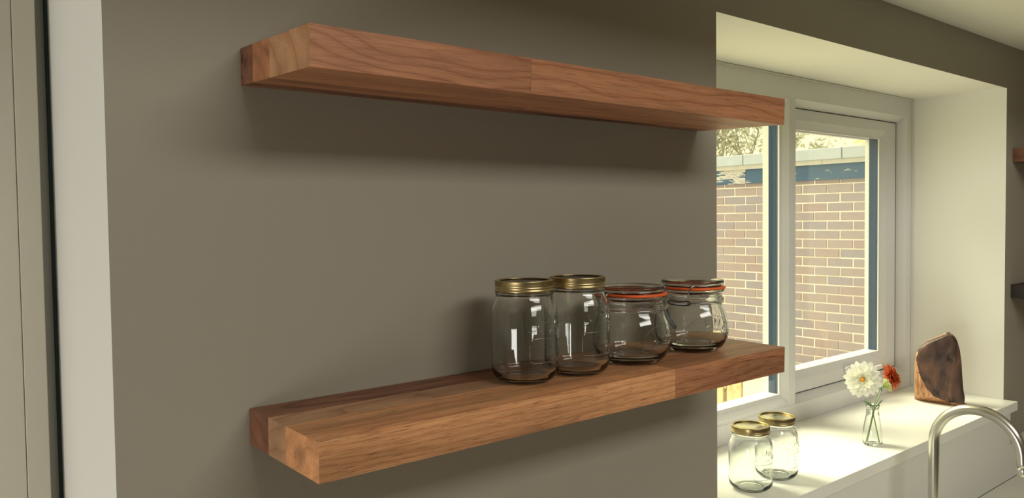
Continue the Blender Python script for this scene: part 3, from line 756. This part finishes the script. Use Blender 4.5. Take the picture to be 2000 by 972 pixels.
for k in range(-1, 26):
    z = .5105 - .075*(k+1) + .010/2 + (.0 if k >= 0 else 0)
    off = 0 if (k % 2 == 0) else .110
    j = -14
    while j <= 12:
        # joint centres at 3.154 + n*.2205 on even courses
        yc = 3.154 + .110 + off + .2205*j; j += 1
        if yc < .3 or yc > 5.5: continue
        near = 1.72 < yc < 3.55 and -1.18 < z < .6
        if near and cnt < 290:
            m = rnd.choice(bmesh_full)
            o = bpy.data.objects.new('brick', m); COL.objects.link(o); o.parent = ob
            o.location = Vector((WX + rnd.uniform(-.003, .002), yc + rnd.uniform(-.002, .002), z)) - base
            o.rotation_euler = (rnd.uniform(-.006, .006), 0, rnd.uniform(-.01, .01)); cnt += 1
        else:
            dx = rnd.uniform(-.003, .002); mi = rnd.randrange(6)
            box(stuff, WX+dx, WX+.1, yc-.105, yc+.105, z, z+.065, mi)
o = obj('brick_courses', ol(stuff), bmats, ob, smooth=False); o['kind'] = 'stuff'
# fascia boards (peeling blue paint), pale drip strip, coping stones
def peel(name, bare):
    m, nt, p = nodes(name); L = nt.links.new
    tc = N(nt, 'ShaderNodeTexCoord'); mp = N(nt, 'ShaderNodeMapping'); L(tc.outputs['Object'], mp.inputs['Vector']); mp.inputs['Scale'].default_value = (20, 6, 30)
    n1 = N(nt, 'ShaderNodeTexNoise', Scale=1.0, Detail=5.0, Roughness=.65); L(mp.outputs[0], n1.inputs['Vector'])
    r = N(nt, 'ShaderNodeValToRGB'); L(n1.outputs['Fac'], r.inputs['Fac']); e = r.color_ramp.elements
    a, b = ((.46, .50), (.62, .66))[0 if bare else 1]
    e[0].position = a; e[0].color = (.045, .10, .21, 1); e[1].position = b; e[1].color = (.60, .56, .58, 1)
    if bare: x = e.new(.60); x.color = (.40, .38, .42, 1)
    L(r.outputs['Color'], p.inputs['Base Color']); p.inputs['Roughness'].default_value = .6
    return m
FA, FB = peel('peeling_blue_paint', False), peel('bare_weathered_board', True)
for (y0, y1, m) in ((3.0287, 5.6, FB), (1.2, 3.026, FA), (.2, 1.197, FA)):
    bm = bmesh.new(); box(bm, WX-.018, WX+.006, y0, y1, .545, .672); obj('fascia_board', ol(bm), m, ob, smooth=False, bevel=.002)
for (y0, y1) in ((2.3, 5.6), (.2, 2.297)):
    bm = bmesh.new(); box(bm, WX-.030, WX+.10, y0, y1, .672, .708); obj('drip_strip', ol(bm), simple('drip_strip_grey', (.58, .56, .58), .7, var=.1, vscale=20), ob, smooth=False, bevel=.002)
COP = simple('concrete_coping', (.44, .48, .58), .9, bump=.5, bscale=90, var=.12, vscale=14)
js = [.2, 1.21, 2.121, 3.0338, 3.944, 4.855, 5.6]
for y0, y1 in zip(js, js[1:]):
    bm = bmesh.new(); box(bm, WX-.050, WX+.26, y0+.003, y1-.003, .708, .800); obj('coping_stone', ol(bm), COP, ob, smooth=False, bevel=.006)
bm = bmesh.new(); box(bm, WX+.22, 9.4, .2, 5.6, FZ-.05, .60); obj('building_core', ol(bm), MORT, ob, smooth=False)

# ground outside
bm = bmesh.new(); box(bm, -8, 30, T+.001, 32, FZ-.16, FZ-.051)
tag(obj('garden_ground', bm, simple('pale_paving', (.72, .68, .55), .8, var=.08, vscale=3), smooth=False), 'pale sunlit paving outside the window', 'ground', kind='structure')
# low timber gate and pale store panel in front of the bricks
GX = 5.42
gate = empty('timber_gate', (GX, 2.95, FZ-.05), 'low timber gate of vertical boards with white latch below the shelf', 'gate')
TIM = wood('fresh_timber', (.78, .58, .34), (.62, .40, .22), (.84, .66, .42), seed=40, ring=30, pore=.2)
def rotz_wood(o): pass
b0 = Vector(gate.location)
for i, (y0, y1) in enumerate(((2.868, 3.015), (3.055, 3.19), (3.195, 3.33), (3.335, 3.47))):
    bm = bmesh.new(); L_ = .55; box(bm, 0, L_, -(y1-y0)/2, (y1-y0)/2, 0, .022)
    o = obj('board', bm, TIM, gate, smooth=False, bevel=.002); o.rotation_euler = (0, -PI/2, 0); o.location = Vector((GX, (y0+y1)/2, -1.52)) - b0
bm = bmesh.new(); box(bm, GX+.004, GX+.05, 3.016, 3.054, FZ-.05, -.98); bmesh.ops.translate(bm, verts=bm.verts, vec=-b0)
obj('post', bm, simple('shaded_post', (.36, .27, .19), .8), gate, smooth=False)
bm = bmesh.new(); tube(bm, catmull([(GX-.022, 3.028, -1.12), (GX-.05, 3.022, -1.15), (GX-.05, 3.020, -1.20), (GX-.022, 3.028, -1.235)], 5), .008, 8); bmesh.ops.translate(bm, verts=bm.verts, vec=-b0)
obj('latch', bm, UPVC, gate)
bm = bmesh.new(); box(bm, GX-.02, WX-.02, 2.58, 2.855, FZ-.05, -1.045)
bm2 = bm
st = obj('storage_box', bm2, simple('cream_paint', (.93, .88, .68), .6), smooth=False, bevel=.004); tag(st, 'pale cream storage box against the brick wall, right of timber gate', 'box')
bm = bmesh.new(); box(bm, GX-.035, WX-.015, 2.565, 2.865, -1.045, -1.02); obj('box_lid', bm, st.data.materials[0], st, smooth=False, bevel=.003)

# ------------------------------------------------------------ trees beyond
def leafmat(name, col):
    m, nt, p = nodes(name); d = N(nt, 'ShaderNodeBsdfDiffuse'); t = N(nt, 'ShaderNodeBsdfTranslucent'); mx = N(nt, 'ShaderNodeMixShader'); mx.inputs[0].default_value = .55
    d.inputs[0].default_value = (*col, 1); t.inputs[0].default_value = (*col, 1)
    nt.links.new(d.outputs[0], mx.inputs[1]); nt.links.new(t.outputs[0], mx.inputs[2]); nt.links.new(mx.outputs[0], nt.nodes['Material Output'].inputs['Surface']); nt.nodes.remove(p)
    return m
def tree(label, x, y, h, seed, leafcol, nleaf, spread, leaf=.07):
    rnd = random.Random(seed)
    e = empty('garden_tree', (x, y, FZ-.05), label, 'tree', 'trees beyond the brick outbuilding')
    bm = bmesh.new(); tips = []
    def grow(p, d, L, r, lvl):
        pts = [p]; q = p.copy(); dd = d.copy()
        for i in range(4):
            dd = (dd + Vector((rnd.uniform(-.18, .18), rnd.uniform(-.18, .18), rnd.uniform(-.05, .12)))).normalized(); q = q + dd*L/4; pts.append(q.copy())
        tube(bm, pts, lambda t: r*(1-.45*t), 6 if lvl < 2 else 4, cap=False)
        if lvl >= 2: tips.extend([(pts[2], dd), (pts[3], dd), (pts[4], dd)])
        if lvl < 4:
            for c in range(3 if lvl < 3 else 2):
                a = rnd.uniform(0, 2*PI); s = rnd.uniform(.45, .9)*spread
                nd = (dd + Vector((math.cos(a)*s, math.sin(a)*s, rnd.uniform(-.15, .25)))).normalized()
                grow(pts[rnd.choice((2, 3, 4))] if c else pts[4], nd, L*rnd.uniform(.6, .8), r*.55, lvl+1)
    grow(Vector((0, 0, 0)), Vector((0, 0, 1)), h*.42, h*.022, 0)
    obj('trunk_and_branches', bm, simple('bark_grey', (.36, .33, .29), .9), e)
    bm = bmesh.new()
    for i in range(nleaf):
        p, d = rnd.choice(tips); p = p + Vector([rnd.gauss(0, .16) for _ in range(3)])
        a = Vector([rnd.gauss(0, 1) for _ in range(3)]).normalized(); b = a.orthogonal().normalized(); s = leaf*rnd.uniform(.6, 1.2)
        v = [bm.verts.new(p + a*s), bm.verts.new(p + b*s*.45), bm.verts.new(p - a*s), bm.verts.new(p - b*s*.45)]
        f = bm.faces.new(v); f.material_index = rnd.randrange(2)
    m1 = leafmat('leaf_a', leafcol); m2 = leafmat('leaf_b', tuple(min(1, c*1.3) for c in leafcol))
    o = obj('foliage', bm, [m1, m2], e, smooth=False); o['kind'] = 'stuff'
tree('grey-green leafy tree behind the outbuilding, left pane', 11.6, 7.6, 4.6, 4, (.46, .46, .40), 3000, 1.0)
tree('golden thin-leaved tree behind the outbuilding, right pane', 12.6, 5.4, 4.4, 9, (.72, .60, .30), 3600, 1.0)
